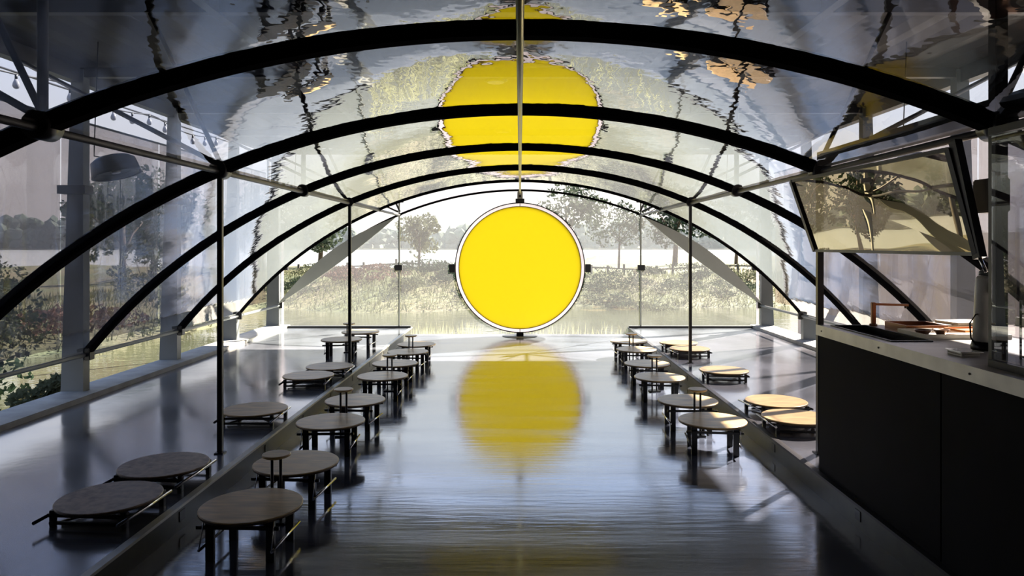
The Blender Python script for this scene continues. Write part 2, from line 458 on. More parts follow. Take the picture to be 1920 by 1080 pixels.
for s in (-1, 1):
    bm = BM(); x0, x1 = sorted((s * 4.10, s * 4.20)); box(bm, x0, x1, YB, 12.45, ZR - 0.14, ZR - 0.001); obj('eave_beam', bm, M['dark'], ro)
    bm = BM(); x0, x1 = sorted((s * 2.02, s * 2.09)); box(bm, x0, x1, YB, 12.45, ZR - 0.10, ZR - 0.001); obj('roof_beam', bm, M['dark'], ro)
for y in (1.2, 3.04, 4.84, 6.7, 8.52, 10.3, 12.4):
    bm = BM(); box(bm, -4.1, 4.1, y - 0.035, y + 0.035, ZR - 0.09, ZR - 0.0015); obj('roof_beam', bm, M['dark'], ro)

# round downlights under the outer roof
for i, (x, y, w) in enumerate(((-0.24, 7.06, 'the nearer one'), (-0.25, 10.25, 'the farther one'))):
    t = thing('downlight', 'round grey downlight under the roof, ' + w, 'light', (x, y, ZR - 0.035), 0, 'round downlights')
    bm = BM(); lathe(bm, [(0, 0.034), (0.12, 0.034), (0.12, 0.0), (0.10, -0.012), (0.0, -0.012)], 28); obj('housing', bm, M['grey'], t)
    bm = BM(); lathe(bm, [(0, -0.013), (0.085, -0.013), (0.08, -0.02), (0, -0.02)], 24); obj('diffuser', bm, M['white'], t)

# ------------------------------------------------------------------ clear side curtains between vault and eave
for s, side in ((-1, 'left'), (1, 'right')):
    cr = thing('side_curtain', 'clear plastic wind curtain hung along the outer columns on the ' + side, 'curtain', (s * 4.30, 0, 0), 0, 'side curtains')
    for i in range(len(ys) - 1):
        bm = BM(); N = 24
        y0 = ys[i] + 0.01; y1 = ys[i + 1] - 0.01
        rowa = []; rowb = []; z1 = 2.74
        for k in range(N + 1):
            yy = y0 + (y1 - y0) * k / N; off = 0.012 * math.sin(k * 1.3 + i)
            rowa.append(bm.verts.new((off, yy, ZF + 0.05))); rowb.append(bm.verts.new((off * 0.5, yy, z1)))
        for k in range(N):
            f = bm.faces.new((rowa[k], rowa[k + 1], rowb[k + 1], rowb[k])); f.smooth = True
        obj('curtain_sheet', bm, M['curtain'], cr, fix=False)
    bm = BM(); tube(bm, [(0, ys[0], 2.75), (0, YE, 2.75)], 0.012, 8); obj('curtain_rail', bm, M['dark'], cr)

# ------------------------------------------------------------------ end wall glazing
def pane(name, pts, y, parent, m, th=0.006):
    bm = BM(); a = [bm.verts.new((x, y, z)) for x, z in pts]; bm.faces.new(a)
    return obj(name, bm, m, parent, fix=False)
CZ = 1.155; CR = 1.09
for s, n_ in ((-1, 1), (1, 2)):
    w = sroot('window_%d' % n_)
    # outer lower bay, with the vault's edge as its upper limit
    pts = [(s * XF, P + 0.035), (s * (XN + 0.02), P + 0.035)]
    for k in range(0, 15):
        x = XN + 0.02 + (XF - XN - 0.02) * k / 14
        pts.append((s * x, ZC + math.sqrt((R - 0.02) ** 2 - min(x, XF) ** 2)))
    if s > 0: pts = pts[::-1]
    pane('pane', pts, YE, w, M['glass'])
    # edge stile at the corner
    bm = BM(); x0, x1 = sorted((s * 4.0, s * 4.03)); box(bm, x0, x1, YE - 0.02, YE + 0.02, P + 0.035, ZF + 1.1 - 0.0); obj('window_frame', bm, M['whiteframe'], w)
    for zz in (CZ,):
        for xx in (XN + 0.02, 3.98):
            bm = BM(); box(bm, s * xx - 0.06, s * xx + 0.06, YE - 0.03, YE + 0.03, zz - 0.045, zz + 0.045); obj('patch_fitting', bm, M['dark'], w, bevel=0.004)
    bm = BM(); box(bm, s * (XN - 0.01) - 0.05, s * (XN - 0.01) + 0.05, YE - 0.035, YE + 0.03, 2.255, 2.33); obj('patch_fitting', bm, M['dark'], w, bevel=0.004)
w = sroot('window_3')
for s in (-1, 1):          # centre panes, cut round for the disc
    NN = 28; bm = BM(); inner = []; outer = []
    for k in range(NN + 1):
        a = -PI / 2 + PI * k / NN
        cx, sz = math.cos(a), math.sin(a)
        inner.append((s * (CR + 0.03) * cx, CZ + (CR + 0.03) * sz))
        # outer boundary: side at XN, bottom at floor, top at arch
        bx = XN - 0.02; t1 = bx / cx if cx > 1e-6 else 1e9
        if sz > 0:
            t2 = (ZA - 0.1 - CZ) / sz
        else: t2 = (CZ - 0.005) / max(1e-6, -sz)
        t = min(t1, t2); X = t * cx; Z = CZ + t * sz
        Z = min(Z, ZC + math.sqrt((R - 0.02) ** 2 - X * X))
        outer.append((s * X, Z))
    vi = [bm.verts.new((x, YE, z)) for x, z in inner]; vo = [bm.verts.new((x, YE, z)) for x, z in outer]
    for k in range(NN): bm.faces.new((vi[k], vo[k], vo[k + 1], vi[k + 1]))
    obj('pane', bm, M['glass'], w, fix=False)

# grey lens-shaped plates filling the end arch haunches
for s, side in ((-1, 'left'), (1, 'right')):
    A = Vector((s * (XN + 0.06), ZN - 0.05)); B = Vector((s * XF, ZF + 0.02)); d = (B - A); L = d.length; d.normalize()
    nrm = Vector((-d.y, d.x));
    if nrm.y < 0: nrm = -nrm
    up = []; dn = []
    for k in range(25):
        t = k / 24; f = math.sin(PI * t) ** 0.9
        up.append(A + d * (L * t) + nrm * (0.19 * f)); dn.append(A + d * (L * t) - nrm * (0.05 * f))
    bm = BM(); loop = up + dn[::-1][1:-1]
    fr = [bm.verts.new((p.x, YE - 0.09, p.y)) for p in loop]; bk = [bm.verts.new((p.x, YE - 0.06, p.y)) for p in loop]
    bm.faces.new(fr); bm.faces.new(bk[::-1]); NL = len(loop)
    for k in range(NL): bm.faces.new((fr[k], fr[(k + 1) % NL], bk[(k + 1) % NL], bk[k]))
    tag(obj('haunch_plate', bm, M['leafgrey']), 'grey leaf-shaped steel plate slanting down to the %s end corner' % side, 'plate', 'leaf-shaped plates of the end arch')

# ------------------------------------------------------------------ yellow pivoting disc
t = thing('round_pivot_door', 'large round yellow translucent disc in a white and black ring at the end wall', 'door', (0, YE - 0.0, 0))
bm = BM(); lathe(bm, [(0, -0.012), (CR - 0.055, -0.012), (CR - 0.055, 0.012), (0, 0.012)], 96, (0, 0, CZ), 'Y'); obj('disc', bm, M['yellow'], t)
def ring(r0, r1, y0, y1, name, m, parent):
    bm = BM(); lathe(bm, [(r0, y0), (r1, y0), (r1, y1), (r0, y1), (r0, y0)], 96, (0, 0, CZ), 'Y')
    # open the two caps lathe adds at both ends of a closed profile
    bmesh.ops.delete(bm, geom=[f for f in bm.faces if len(f.verts) > 4], context='FACES')
    bmesh.ops.remove_doubles(bm, verts=bm.verts, dist=1e-5)
    return obj(name, bm, m, parent)
ring(CR - 0.052, CR - 0.006, -0.03, 0.03, 'ring', M['whiteframe'], t)
ring(CR - 0.006, CR + 0.010, -0.035, 0.035, 'rim', M['black'], t)
ring(CR - 0.062, CR - 0.052, -0.02, 0.02, 'gasket', M['bronze'], t)
for s in (-1, 1):
    bm = BM(); box(bm, s * (CR + 0.06) - 0.045, s * (CR + 0.06) + 0.045, -0.03, 0.03, CZ - 0.08, CZ + 0.06); obj('side_bracket', bm, M['dark'], t, bevel=0.004)
bm = BM(); box(bm, -0.06, 0.06, -0.04, 0.04, 0.0, 0.055); obj('floor_pivot', bm, M['black'], t, bevel=0.004)
bm = BM(); lathe(bm, [(0, 0), (0.30, 0), (0.30, 0.006), (0, 0.006)], 32); obj('floor_plate', bm, M['dark'], t)
bm = BM(); box(bm, -0.075, 0.075, -0.04, 0.04, CZ + CR + 0.008, CZ + CR + 0.075); obj('top_pivot', bm, M['dark'], t, bevel=0.004)
bm = BM(); box(bm, -0.045, 0.045, -0.05, -0.03, CZ + CR + 0.06, CZ + CR + 0.20); obj('hanger_plate', bm, M['steelstrip'], t, bevel=0.01)
bm = BM(); lathe(bm, [(0, -0.058), (0.02, -0.058), (0.02, -0.05), (0, -0.05)], 16, (0, 0, CZ + CR + 0.115), 'Y'); obj('pivot_bolt', bm, M['black'], t)
for z0, z1 in ((CZ - CR, CZ - CR + 0.06), (CZ + CR - 0.06, CZ + CR)):
    bm = BM(); box(bm, -0.005, 0.005, -0.034, -0.031, z0, z1); obj('ring_joint', bm, M['black'], t)

# ------------------------------------------------------------------ stools and boards
def stool_proto():
    t = thing('round_stool', '', 'stool')
    T = 0.2325
    bm = BM(); lathe(bm, [(0, T), (0.247, T), (0.251, T - 0.003), (0.251, T - 0.006)], 48)
    obj('seat', bm, M['wood'], t)
    bm = BM(); lathe(bm, [(0.2505, T - 0.0055), (0.2505, T - 0.016), (0.243, T - 0.020), (0, T - 0.020)], 48); obj('seat_edge', bm, M['woodedge'], t)
    for (x, y) in ((-0.15, -0.13), (0.15, -0.13), (-0.15, 0.13), (0.15, 0.13)):
        bm = BM(); box(bm, x - 0.021, x + 0.021, y - 0.011, y + 0.011, 0, T - 0.02); obj('leg', bm, M['black'], t, bevel=0.002)
    for y in (-0.148, 0.148):
        bm = BM(); bar(bm, (-0.21, y, 0.172), (0.20, y, 0.172), 0.014, 0.016); obj('cross_rail', bm, M['black'], t)
    for x in (-0.178, 0.178):
        bm = BM(); tube(bm, [(x, -0.19, 0.075), (x, 0.19, 0.075)], 0.007, 8); obj('side_rail', bm, M['chrome' if x > 0 else 'black'], t)
        bm = BM(); tube(bm, [(x, -0.19, 0.075), (x * 0.97, -0.15, 0.205)], 0.003, 6); obj('stay', bm, M['chrome'], t)
    return t
def board_proto():
    t = thing('folded_stool', '', 'stool')
    T = 0.10
    bm = BM(); lathe(bm, [(0, T), (0.247, T), (0.251, T - 0.003), (0.251, T - 0.006)], 48); obj('seat', bm, M['wood'], t)
    bm = BM(); lathe(bm, [(0.2505, T - 0.0055), (0.2505, T - 0.014), (0.243, T - 0.018), (0, T - 0.018)], 48); obj('seat_edge', bm, M['woodedge'], t)
    for y in (-0.17, 0.17):
        bm = BM(); bar(bm, (-0.21, y, 0.060), (0.21, y, 0.060), 0.016, 0.016); obj('cross_rail', bm, M['black'], t)
        bm = BM(); bar(bm, (-0.20, y, 0.022), (0.20, y, 0.022), 0.016, 0.014); obj('foot_rail', bm, M['black'], t)
    for (x, y) in ((-0.19, -0.16), (0.19, -0.16), (-0.19, 0.16), (0.19, 0.16)):
        bm = BM(); box(bm, x - 0.013, x + 0.013, y - 0.013, y + 0.013, 0, 0.082); obj('leg', bm, M['black'], t, bevel=0.002)
    for x, mm in ((0.215, 'chrome'), (-0.215, 'black')):
        bm = BM(); tube(bm, [(x, -0.26, 0.052), (x, 0.20, 0.064)], 0.009, 8); obj('side_rail', bm, M[mm], t)
    bm = BM(); bar(bm, (-0.17, -0.13, 0.012), (0.17, 0.13, 0.072), 0.014, 0.012); obj('folded_leg', bm, M['black'], t)
    bm = BM(); bar(bm, (0.17, -0.10, 0.012), (-0.17, 0.13, 0.072), 0.014, 0.012); obj('folded_leg', bm, M['black'], t)
    return t
def stand_proto():
    t = thing('cup_stand', '', 'stand')
    T = 0.382
    bm = BM(); lathe(bm, [(0, T), (0.074, T), (0.077, T - 0.003), (0.077, T - 0.012), (0.066, T - 0.018), (0, T - 0.018)], 32); obj('tray_top', bm, M['wood'], t)
    for x in (-0.024, 0.024):
        bm = BM(); tube(bm, [(x, 0, 0.012), (x, 0, T - 0.018)], 0.0085, 10); obj('pole', bm, M['black'], t)
    bm = BM(); box(bm, -0.06, 0.06, -0.05, 0.05, 0, 0.012); obj('base_plate', bm, M['black'], t, bevel=0.003)
    return t

sp0 = stool_proto(); used = [False]
ORD = ['nearest', 'second', 'third', 'fourth', 'fifth', 'sixth', 'seventh', 'farthest']
L = [(-1.36, 3.62), (-1.356, 4.33), (-1.414, 5.34), (-1.40, 6.07), (-1.38, 7.18), (-1.39, 7.95), (-1.38, 8.80), (-1.37, 9.46)]
Rr = [(1.446, 5.37), (1.42, 6.05), (1.39, 7.12), (1.41, 7.93), (1.465, 9.0), (1.485, 9.76)]
def put(proto, flag, x, y, z, rz, label, group):
    if not flag[0]:
        flag[0] = True; proto.location = (x, y, z); proto.rotation_euler = (0, 0, rz); proto['label'] = label; proto['group'] = group; return proto
    return dup(proto, (x, y, z), rz, label, group)
for i, (x, y) in enumerate(L):
    lab = ['round brown-topped stool in the left row, nearest to the viewer', 'round pale-topped stool in the left row, second from the viewer behind a small cup stand'][i] if i < 2 \
        else 'round wooden-topped stool with black legs in the left floor row, %s from the viewer' % ORD[i]
    put(sp0, used, x, y, 0, random.uniform(-0.12, 0.12), lab, 'upright stools along the left platform edge')
for i, (x, y) in enumerate(Rr):
    lab = 'round wooden-topped stool with black legs in the right floor row, %s from the viewer' % (ORD[i] if i < 5 else 'farthest')
    put(sp0, used, x, y, 0, random.uniform(-0.12, 0.12) + (PI if i % 2 else 0), lab, 'upright stools along the right platform edge')
put(sp0, used, -2.23, 8.93, P, 0.1, 'upright round stool on the left platform just in front of the rear post', 'upright stools on the left platform')
put(sp0, used, -2.17, 9.72, P, -0.1, 'upright round stool on the left platform behind the rear post, nearer the end wall', 'upright stools on the left platform')

bp0 = board_proto(); bu = [False]
LB = [(-2.14, 3.73, 'low folded stool with a worn speckled top, nearest on the left platform', 'w'),
      (-2.13, 4.28, 'low folded stool with a worn top, second on the left platform, behind the nearest', 'w'),
      (-2.12, 5.72, 'low folded stool just behind the left front post', 'n'),
      (-2.13, 7.20, 'low folded stool farther along the left platform, nearer of two close together', 'n'),
      (-2.06, 7.74, 'low folded stool farther along the left platform, rear of two close together', 'n')]
worn = []
for x, y, lab, k in LB:
    o = put(bp0, bu, x, y, P, random.uniform(-0.1, 0.05), lab, 'folded stools on the left platform')
    if k == 'w': worn.append(o)
for x, y, lab in ((2.11, 5.47, 'low folded stool beside the kitchen counter corner, nearest on the right platform'),
                  (2.157, 6.02, 'low folded stool on the right platform touching the one at the counter corner'),
                  (2.14, 7.50, 'low folded stool standing alone in the middle of the right platform'),
                  (2.15, 9.06, 'low folded stool in front of the rear right post, nearer of the far two'),
                  (2.13, 9.60, 'low folded stool by the rear right post, farthest on the right platform')):
    put(bp0, bu, x, y, P, PI + random.uniform(-0.12, 0.12), lab, 'folded stools on the right platform')
for o in worn:
    for c in o.children:
        if c.name.startswith('seat') and 'edge' not in c.name:
            c.data = c.data.copy(); c.data.materials[0] = M['wornwood']

st0 = stand_proto(); su = [False]
for x, y, z, lab in ((-1.36, 3.99, 0, 'small round cup stand on two poles between the two nearest left stools'),
                     (-1.427, 5.78, 0, 'small round cup stand between the third and fourth left stools'),
                     (-1.38, 7.565, 0, 'small round cup stand between the fifth and sixth left stools'),
                     (-1.40, 9.17, 0, 'small round cup stand at the far end of the left stool row'),
                     (1.435, 5.78, 0, 'small round cup stand behind the nearest right stool'),
                     (1.416, 7.53, 0, 'small round cup stand between the third and fourth right stools'),
                     (1.46, 9.38, 0, 'small round cup stand at the far end of the right stool row'),
                     (-2.24, 9.36, P, 'small round cup stand on the left platform by the rear post')):
    put(st0, su, x, y, z, 0, lab, 'small cup stands')

# ------------------------------------------------------------------ pendant lamps, string lights
def lamp(x, y, z, tilt, label, m='dark'):
    t = thing('pendant_lamp', label, 'lamp', (x, y, z), 0, 'drum lamps hung outside the film')
    rot = Matrix.Rotation(tilt, 4, 'Y')
    def o2(name, prof, mm):
        bm = BM(); lathe(bm, prof, 36); bmesh.ops.transform(bm, matrix=rot, verts=bm.verts); return obj(name, bm, M[mm], t)
    o2('shade', [(0.06, 0.085), (0.12, 0.080), (0.155, 0.055), (0.172, -0.04), (0.176, -0.06), (0.168, -0.06), (0.150, 0.045), (0.05, 0.07)], m)
    o2('reflector', [(0.0, -0.02), (0.10, -0.03), (0.155, -0.055), (0.155, -0.050), (0.1, -0.02), (0.0, -0.01)], 'black')
    o2('lens', [(0.0, -0.045), (0.03, -0.042), (0.035, -0.03), (0.0, -0.03)], 'white')
    top = rot @ Vector((0, 0, 0.07))
    bm = BM(); tube(bm, [top, (top.x - 0.14, 0, 0.09), (top.x - 0.14, 0, 0.14), (top.x - 0.11, 0, ZR - 0.10 - z)], 0.004, 6); obj('hanging_wire', bm, M['black'], t)
lamp(-3.10, 5.47, EYE + 0.585, -0.28, 'dark drum-shaped pendant lamp hanging at the left, near the viewer', 'black')
lamp(-3.10, 10.3, EYE + 0.62, -0.15, 'small-looking dark drum pendant lamp at the far left of the vault')
lamp(3.10, 10.3, EYE + 0.60, 0.15, 'small-looking dark drum pendant lamp at the far right of the vault')
lamp(3.05, 5.47, EYE + 0.60, 0.28, 'brass-toned drum pendant lamp above the kitchen flap', 'bronze')

pts = []
for k in range(49):
    t_ = k / 48; y = 1.6 + 10.4 * t_
    sag = 0.10 * math.sin(PI * ((t_ * 5) % 1.0))
    pts.append(Vector((-5.1, y, EYE + 1.80 - sag)))
sl = thing('string_light', 'black cable of small hanging bulbs stretched outside the left eave', 'string lights', (0, 0, 0))
bm = BM(); tube(bm, pts, 0.009, 6); obj('cable', bm, M['black'], sl)
for k in range(0, 49, 2):
    p = pts[k]
    bm = BM(); tube(bm, [p, p - Vector((0, 0, 0.05))], 0.013, 8); h = obj('bulb_holder', bm, M['black'], sl)
    bm = BM(); lathe(bm, [(0.0, -0.15), (0.022, -0.142), (0.034, -0.12), (0.030, -0.09), (0.014, -0.05)], 14, tuple(p)); obj('bulb', bm, M['bulb'], sl)
for dz, nm in ((2.18, 'upper'), (1.98, 'lower')):
    bm = BM(); tube(bm, [(-5.6, -1.0, EYE + dz), (-5.5, 6, EYE + dz - 0.12), (-5.6, 15, EYE + dz)], 0.012, 6)
    tag(obj('cable', bm, M['black']), '%s of two plain black cables outside the left eave' % nm, 'cable')
for x in (-5.35,):
    for y in (-1.5, 15.2):
        bm = BM(); tube(bm, [(x, y, -0.9), (x, y, 3.9)], 0.04, 8, 0.03)
        tag(obj('cable_pole', bm, M['fencewood']), 'slim wooden pole carrying the cables at the %s end' % ('near' if y < 0 else 'far'), 'pole')

# ------------------------------------------------------------------ kitchen at the right
kx, ky0, ky1 = 1.87, 0.6, 4.48
CT = EYE - 0.505
t = thing('kitchen_counter', 'long dark-fronted kitchen counter with a steel worktop on the right platform', 'counter', (kx, ky0, P))
bm = BM(); box(bm, 0.012, 1.25, 0, ky1 - ky0 - 0.01, 0, CT - P - 0.03); obj('body', bm, M['darkwall'], t)
for a, b in ((0.0, 1.28), (1.29, 2.57), (2.58, 3.87)):
    bm = BM(); box(bm, 0.0, 0.012, a, b, 0.0, CT - P - 0.065); obj('front_panel', bm, M['darkwall'], t, bevel=0.001)
bm = BM(); box(bm, -0.01, 0.05, 0, 3.88, CT - P - 0.03, CT - P); box(bm, 0.27, 1.25, 0, 3.88, CT - P - 0.03, CT - P)
box(bm, 0.05, 0.27, 0, 3.10, CT - P - 0.03, CT - P); box(bm, 0.05, 0.27, 3.82, 3.88, CT - P - 0.03, CT - P)
obj('worktop', bm, M['worktop'], t)
bm = BM(); box(bm, -0.014, -0.010, 0, 3.885, CT - P - 0.062, CT - P + 0.002); e_ = obj('edge_strip', bm, M['steelstrip'], t)
for yy in (0.6, 1.6, 2.35, 3.1, 3.8):
    bm = BM(); tube(bm, [(-0.0175, yy, CT - P - 0.03), (-0.0138, yy, CT - P - 0.03)], 0.005, 8); obj('screw', bm, M['black'], e_)
# raised lip at the back of the top
bm = BM(); box(bm, 1.235, 1.25, 0, 3.88, CT - P, CT - P + 0.05); obj('back_lip', bm, M['steelstrip'], t)
# basin
bm = BM()
for q in ((0.05, 0.27, 3.10, 3.11), (0.05, 0.27, 3.81, 3.82), (0.05, 0.06, 3.11, 3.81), (0.26, 0.27, 3.11, 3.81)): box(bm, *q, CT - P - 0.20, CT - P + 0.006)
box(bm, 0.05, 0.27, 3.10, 3.82, CT - P - 0.21, CT - P - 0.20)
obj('sink_basin', bm, M['black'], t)

fx, fy = 2.19, 4.43
t = thing('faucet', 'bronze square-cornered faucet standing at the far end of the sink', 'faucet', (fx, fy, CT))
bm = BM(); lathe(bm, [(0, 0), (0.024, 0), (0.022, 0.012), (0, 0.012)], 16); obj('base', bm, M['bronze'], t)
bm = BM(); box(bm, -0.012, 0.012, -0.012, 0.012, 0.01, 0.145); obj('riser_pipe', bm, M['bronze'], t, bevel=0.003)
bm = BM(); bar(bm, (-0.012, 0, 0.135), (0.215, 0, 0.128), 0.018, 0.014); obj('spout', bm, M['bronze'], t)
bm = BM(); tube(bm, [(0.20, 0, 0.124), (0.20, 0, 0.108)], 0.008, 10); obj('nozzle', bm, M['black'], t)

t = thing('drink_dispenser', 'tall white rounded dispenser with black base at the near end of the worktop', 'dispenser', (2.235, 3.43, CT))
bm = BM(); lathe(bm, [(0, 0), (0.062, 0), (0.064, 0.012), (0.058, 0.04), (0, 0.04)], 24); obj('base', bm, M['black'], t)
bm = BM(); lathe(bm, [(0, 0.04), (0.055, 0.04), (0.054, 0.10), (0.047, 0.25), (0.043, 0.335), (0.035, 0.352), (0, 0.355)], 28); obj('body', bm, M['white'], t)
bm = BM(); lathe(bm, [(0, 0.355), (0.03, 0.355), (0.028, 0.375), (0.012, 0.385), (0, 0.385)], 20); obj('cap', bm, M['grey'], t)
bm = BM(); box(bm, -0.020, 0.008, -0.062, -0.045, 0.27, 0.31); obj('handle', bm, M['black'], t, bevel=0.004)
bm = BM(); tube(bm, [(-0.05, -0.01, 0.02), (-0.09, -0.03, 0.06), (-0.095, -0.03, 0.13), (-0.06, -0.02, 0.17), (-0.045, -0.01, 0.17)], 0.004, 6); obj('power_cord', bm, M['black'], t)
t = thing('steel_container', 'square grey steel container lying flat next to the white dispenser', 'container', (2.03, 3.27, CT))
bm = BM(); box(bm, -0.05, 0.05, -0.06, 0.06, 0, 0.016); obj('body', bm, M['steelstrip'], t, bevel=0.008)
bm = BM(); box(bm, -0.053, 0.053, -0.063, 0.063, 0.016, 0.021); obj('lid', bm, M['chrome'], t, bevel=0.002)

# trays and boards on the worktop
def tray(x, y, z, w, d, h, m, label, rz=0.0, cat='tray'):
    t = thing('serving_tray' if cat == 'tray' else 'board', label, cat, (x, y, z), rz, 'trays on the kitchen worktop')
    bm = BM(); box(bm, -w / 2, w / 2, -d / 2, d / 2, 0, 0.004)
    obj('tray_base', bm, M[m], t)
    bm = BM()
    for q in ((-w / 2, w / 2, -d / 2, -d / 2 + 0.006), (-w / 2, w / 2, d / 2 - 0.006, d / 2), (-w / 2, -w / 2 + 0.006, -d / 2 + 0.006, d / 2 - 0.006), (w / 2 - 0.006, w / 2, -d / 2 + 0.006, d / 2 - 0.006)): box(bm, *q, 0.004, h)
    obj('tray_rim', bm, M[m], t)
    return t
tray(2.38, 3.93, CT + 0.0, 0.46, 0.28, 0.026, 'steelstrip', 'wide steel tray nearest the viewer on the worktop')
tray(2.33, 4.21, CT + 0.0, 0.24, 0.24, 0.040, 'bronze', 'brown tray between the faucet and the stacked boards')
tray(2.49, 3.95, CT + 0.027, 0.20, 0.16, 0.012, 'orange', 'tray coloured with an orange sunlit glow, lying on the wide steel tray', 0.15)
def board(x, y, z, w, d, h, rz, label):
    bm = BM(); box(bm, -w / 2, w / 2, -d / 2, d / 2, 0, h); o = obj('cutting_board', bm, M['cream'], None, (x, y, z), bevel=0.003)
    o.rotation_euler = (0, 0, rz); tag(o, label, 'board', 'boards stacked on the worktop')
board(2.63, 4.24, CT, 0.30, 0.20, 0.018, 0.1, 'cutting board at the bottom of the stack behind the orange tray')
board(2.62, 4.24, CT + 0.0185, 0.28, 0.19, 0.016, -0.15, 'cutting board in the middle of the stack behind the orange tray')
board(2.64, 4.25, CT + 0.035, 0.25, 0.18, 0.014, 0.2, 'cutting board on top of the stack behind the orange tray')
for i, (x, y, lab) in enumerate(((2.21, 3.92, 'left of two low bowls on the wide steel tray'), (2.32, 3.94, 'right of two low bowls on the wide steel tray'))):
    bm = BM(); lathe(bm, [(0.0, 0.0), (0.02, 0.0), (0.042, 0.028), (0.045, 0.032), (0.040, 0.032), (0.02, 0.006), (0.0, 0.006)], 24)
    tag(obj('bowl', bm, M['bronze'], None, (x, y, CT + 0.0045)), 'small brown ' + lab.replace('two low', 'two'), 'bowl')

# flap window hinged under the lintel
t = thing('flap_window', 'tinted clear flap window with dark frame propped open above the counter', 'window', (0, 0, 0))
A = [(1.97, 5.18, EYE + 0.456), (1.97, 3.28, EYE + 0.436), (1.99, 3.11, EYE - 0.043), (1.985, 4.80, EYE - 0.043)]
bm = BM(); v = [bm.verts.new(p) for p in A]; bm.faces.new(v); obj('pane', bm, M['flap'], t, fix=False)
bm = BM(); bar(bm, A[0], A[3], 0.03, 0.028); bar(bm, A[1], A[2], 0.03, 0.028); obj('side_frame', bm, M['black'], t)
bm = BM(); bar(bm, A[2], A[3], 0.016, 0.016); obj('bottom_rail', bm, M['leafgrey'], t)
bm = BM(); bar(bm, A[0], A[1], 0.02, 0.02); obj('top_rail', bm, M['dark'], t)
bm = BM(); bar(bm, (1.985, 3.26, ZN - 0.03), (1.995, 3.10, EYE - 0.06), 0.035, 0.045); obj('prop_arm', bm, M['black'], t)
bm = BM(); tube(bm, [(1.995, 3.10, EYE - 0.06), (2.01, 3.08, EYE - 0.12)], 0.008, 8); obj('arm_hook', bm, M['chrome'], t)
bm = BM(); box(bm, 2.05, 2.13, 3.10, 3.24, EYE + 0.14, EYE + 0.29); tag(obj('speaker_box', bm, M['black'], bevel=0.006), 'small black box fixed beside the prop arm of the flap window', 'speaker')

# lintel beam and near kitchen glazing
bm = BM(); box(bm, XN - 0.04, XN + 0.05, -2.4, 4.79, ZN + 0.025, ZN + 0.115); tag(obj('lintel_beam', bm, M['black']), 'heavy black beam running above the kitchen counter towards the viewer', 'beam')
t = sroot('window_4')
bm = BM(); v = [bm.verts.new(p) for p in ((1.95, 0.6, CT + 0.03), (1.95, 2.955, CT + 0.03), (1.95, 2.955, ZN - 0.03), (1.95, 0.6, ZN - 0.03))]; bm.faces.new(v); obj('pane', bm, M['darkglass'], t, fix=False)
bm = BM(); bar(bm, (1.95, 0.6, CT + 0.015), (1.95, 2.955, CT + 0.015), 0.03, 0.028); bar(bm, (1.95, 0.6, ZN - 0.035), (1.95, 2.955, ZN - 0.035), 0.03, 0.03)
obj('window_frame', bm, M['black'], t)
# equipment behind the near glass
t = thing('coffee_machine', 'dark coffee machine behind the glass at the right edge', 'machine', (2.45, 2.55, CT))
bm = BM(); box(bm, -0.22, 0.22, -0.18, 0.18, 0.03, 0.12); box(bm, -0.22, 0.22, 0.02, 0.18, 0.12, 0.42); box(bm, -0.22, 0.22, -0.18, 0.18, 0.33, 0.42)
obj('body', bm, M['dark'], t)
for x in (-0.11, 0.11):
    bm = BM(); lathe(bm, [(0, 0.27), (0.03, 0.27), (0.034, 0.33), (0, 0.33)], 16, (x, -0.08, 0)); g_ = obj('brew_head', bm, M['chrome'], t)
    bm = BM(); bar(bm, (x, -0.10, 0.28), (x, -0.25, 0.27), 0.022, 0.02); obj('handle', bm, M['black'], g_)
for x in (-0.18, 0.18):
    bm = BM(); box(bm, x - 0.02, x + 0.02, -0.14, 0.14, 0, 0.03); obj('foot', bm, M['black'], t)
bm = BM()
for x in (-0.20, 0.20):
    bar(bm, (x, -0.14, 0.45), (x, 0.16, 0.45), 0.008, 0.008)
for y in (-0.14, 0.16): bar(bm, (-0.20, y, 0.45), (0.20, y, 0.45), 0.008, 0.008)
for x in (-0.2, 0.2):
    for y in (-0.14, 0.16): bar(bm, (x, y, 0.42), (x, y, 0.45), 0.008, 0.008)
obj('cup_rail', bm, M['chrome'], t)
for i, (x, y) in enumerate(((2.28, 2.5), (2.40, 2.56), (2.52, 2.5), (2.60, 2.60))):
    bm = BM(); lathe(bm, [(0, 0), (0.025, 0), (0.038, 0.07), (0.035, 0.07), (0.022, 0.006), (0, 0.006)], 20)
    tag(obj('cup', bm, M['white'], None, (x, y, CT + 0.4205)), 'white cup on top of the coffee machine, %s from the left' % ['first', 'second', 'third', 'last'][i], 'cup', 'cups on the machine')
t = thing('wire_rack', 'black wire rack on the worktop just past the thick post', 'rack', (2.36, 3.02, CT))
bm = BM()
for z in (0.01, 0.20):
    for y in (-0.12, 0.12): tube(bm, [(-0.16, y, z), (0.16, y, z)], 0.004, 6)
    for k in range(9): tube(bm, [(-0.16 + 0.04 * k, -0.12, z), (-0.16 + 0.04 * k, 0.12, z)], 0.0025, 6)
obj('shelf_wires', bm, M['black'], t)
for x in (-0.16, 0.16):
    for y in (-0.12, 0.12):
        bm = BM(); tube(bm, [(x, y, 0), (x, y, 0.26)], 0.005, 8); obj('leg', bm, M['black'], t)

# near enclosure: unseen rear wall bounces light, side walls added to block it
bm = BM(); box(bm, -4.3, 4.3, YB - 0.12, YB, -0.5, ZR); struct('wall_back', bm, M['bouncewall'])
bm = BM(); box(bm, -4.45, -4.36, YB, 3.6, -0.5, ZR); struct('shade_wall_left', bm, M['darkwall'])  # out of view, added to keep daylight off the near left
bm = BM(); box(bm, 3.30, 3.36, YB + 0.005, 2.7, P, 2.9); struct('shade_wall_right', bm, M['darkwall'])  # out of view, added to shade the front floor beside the kitchen

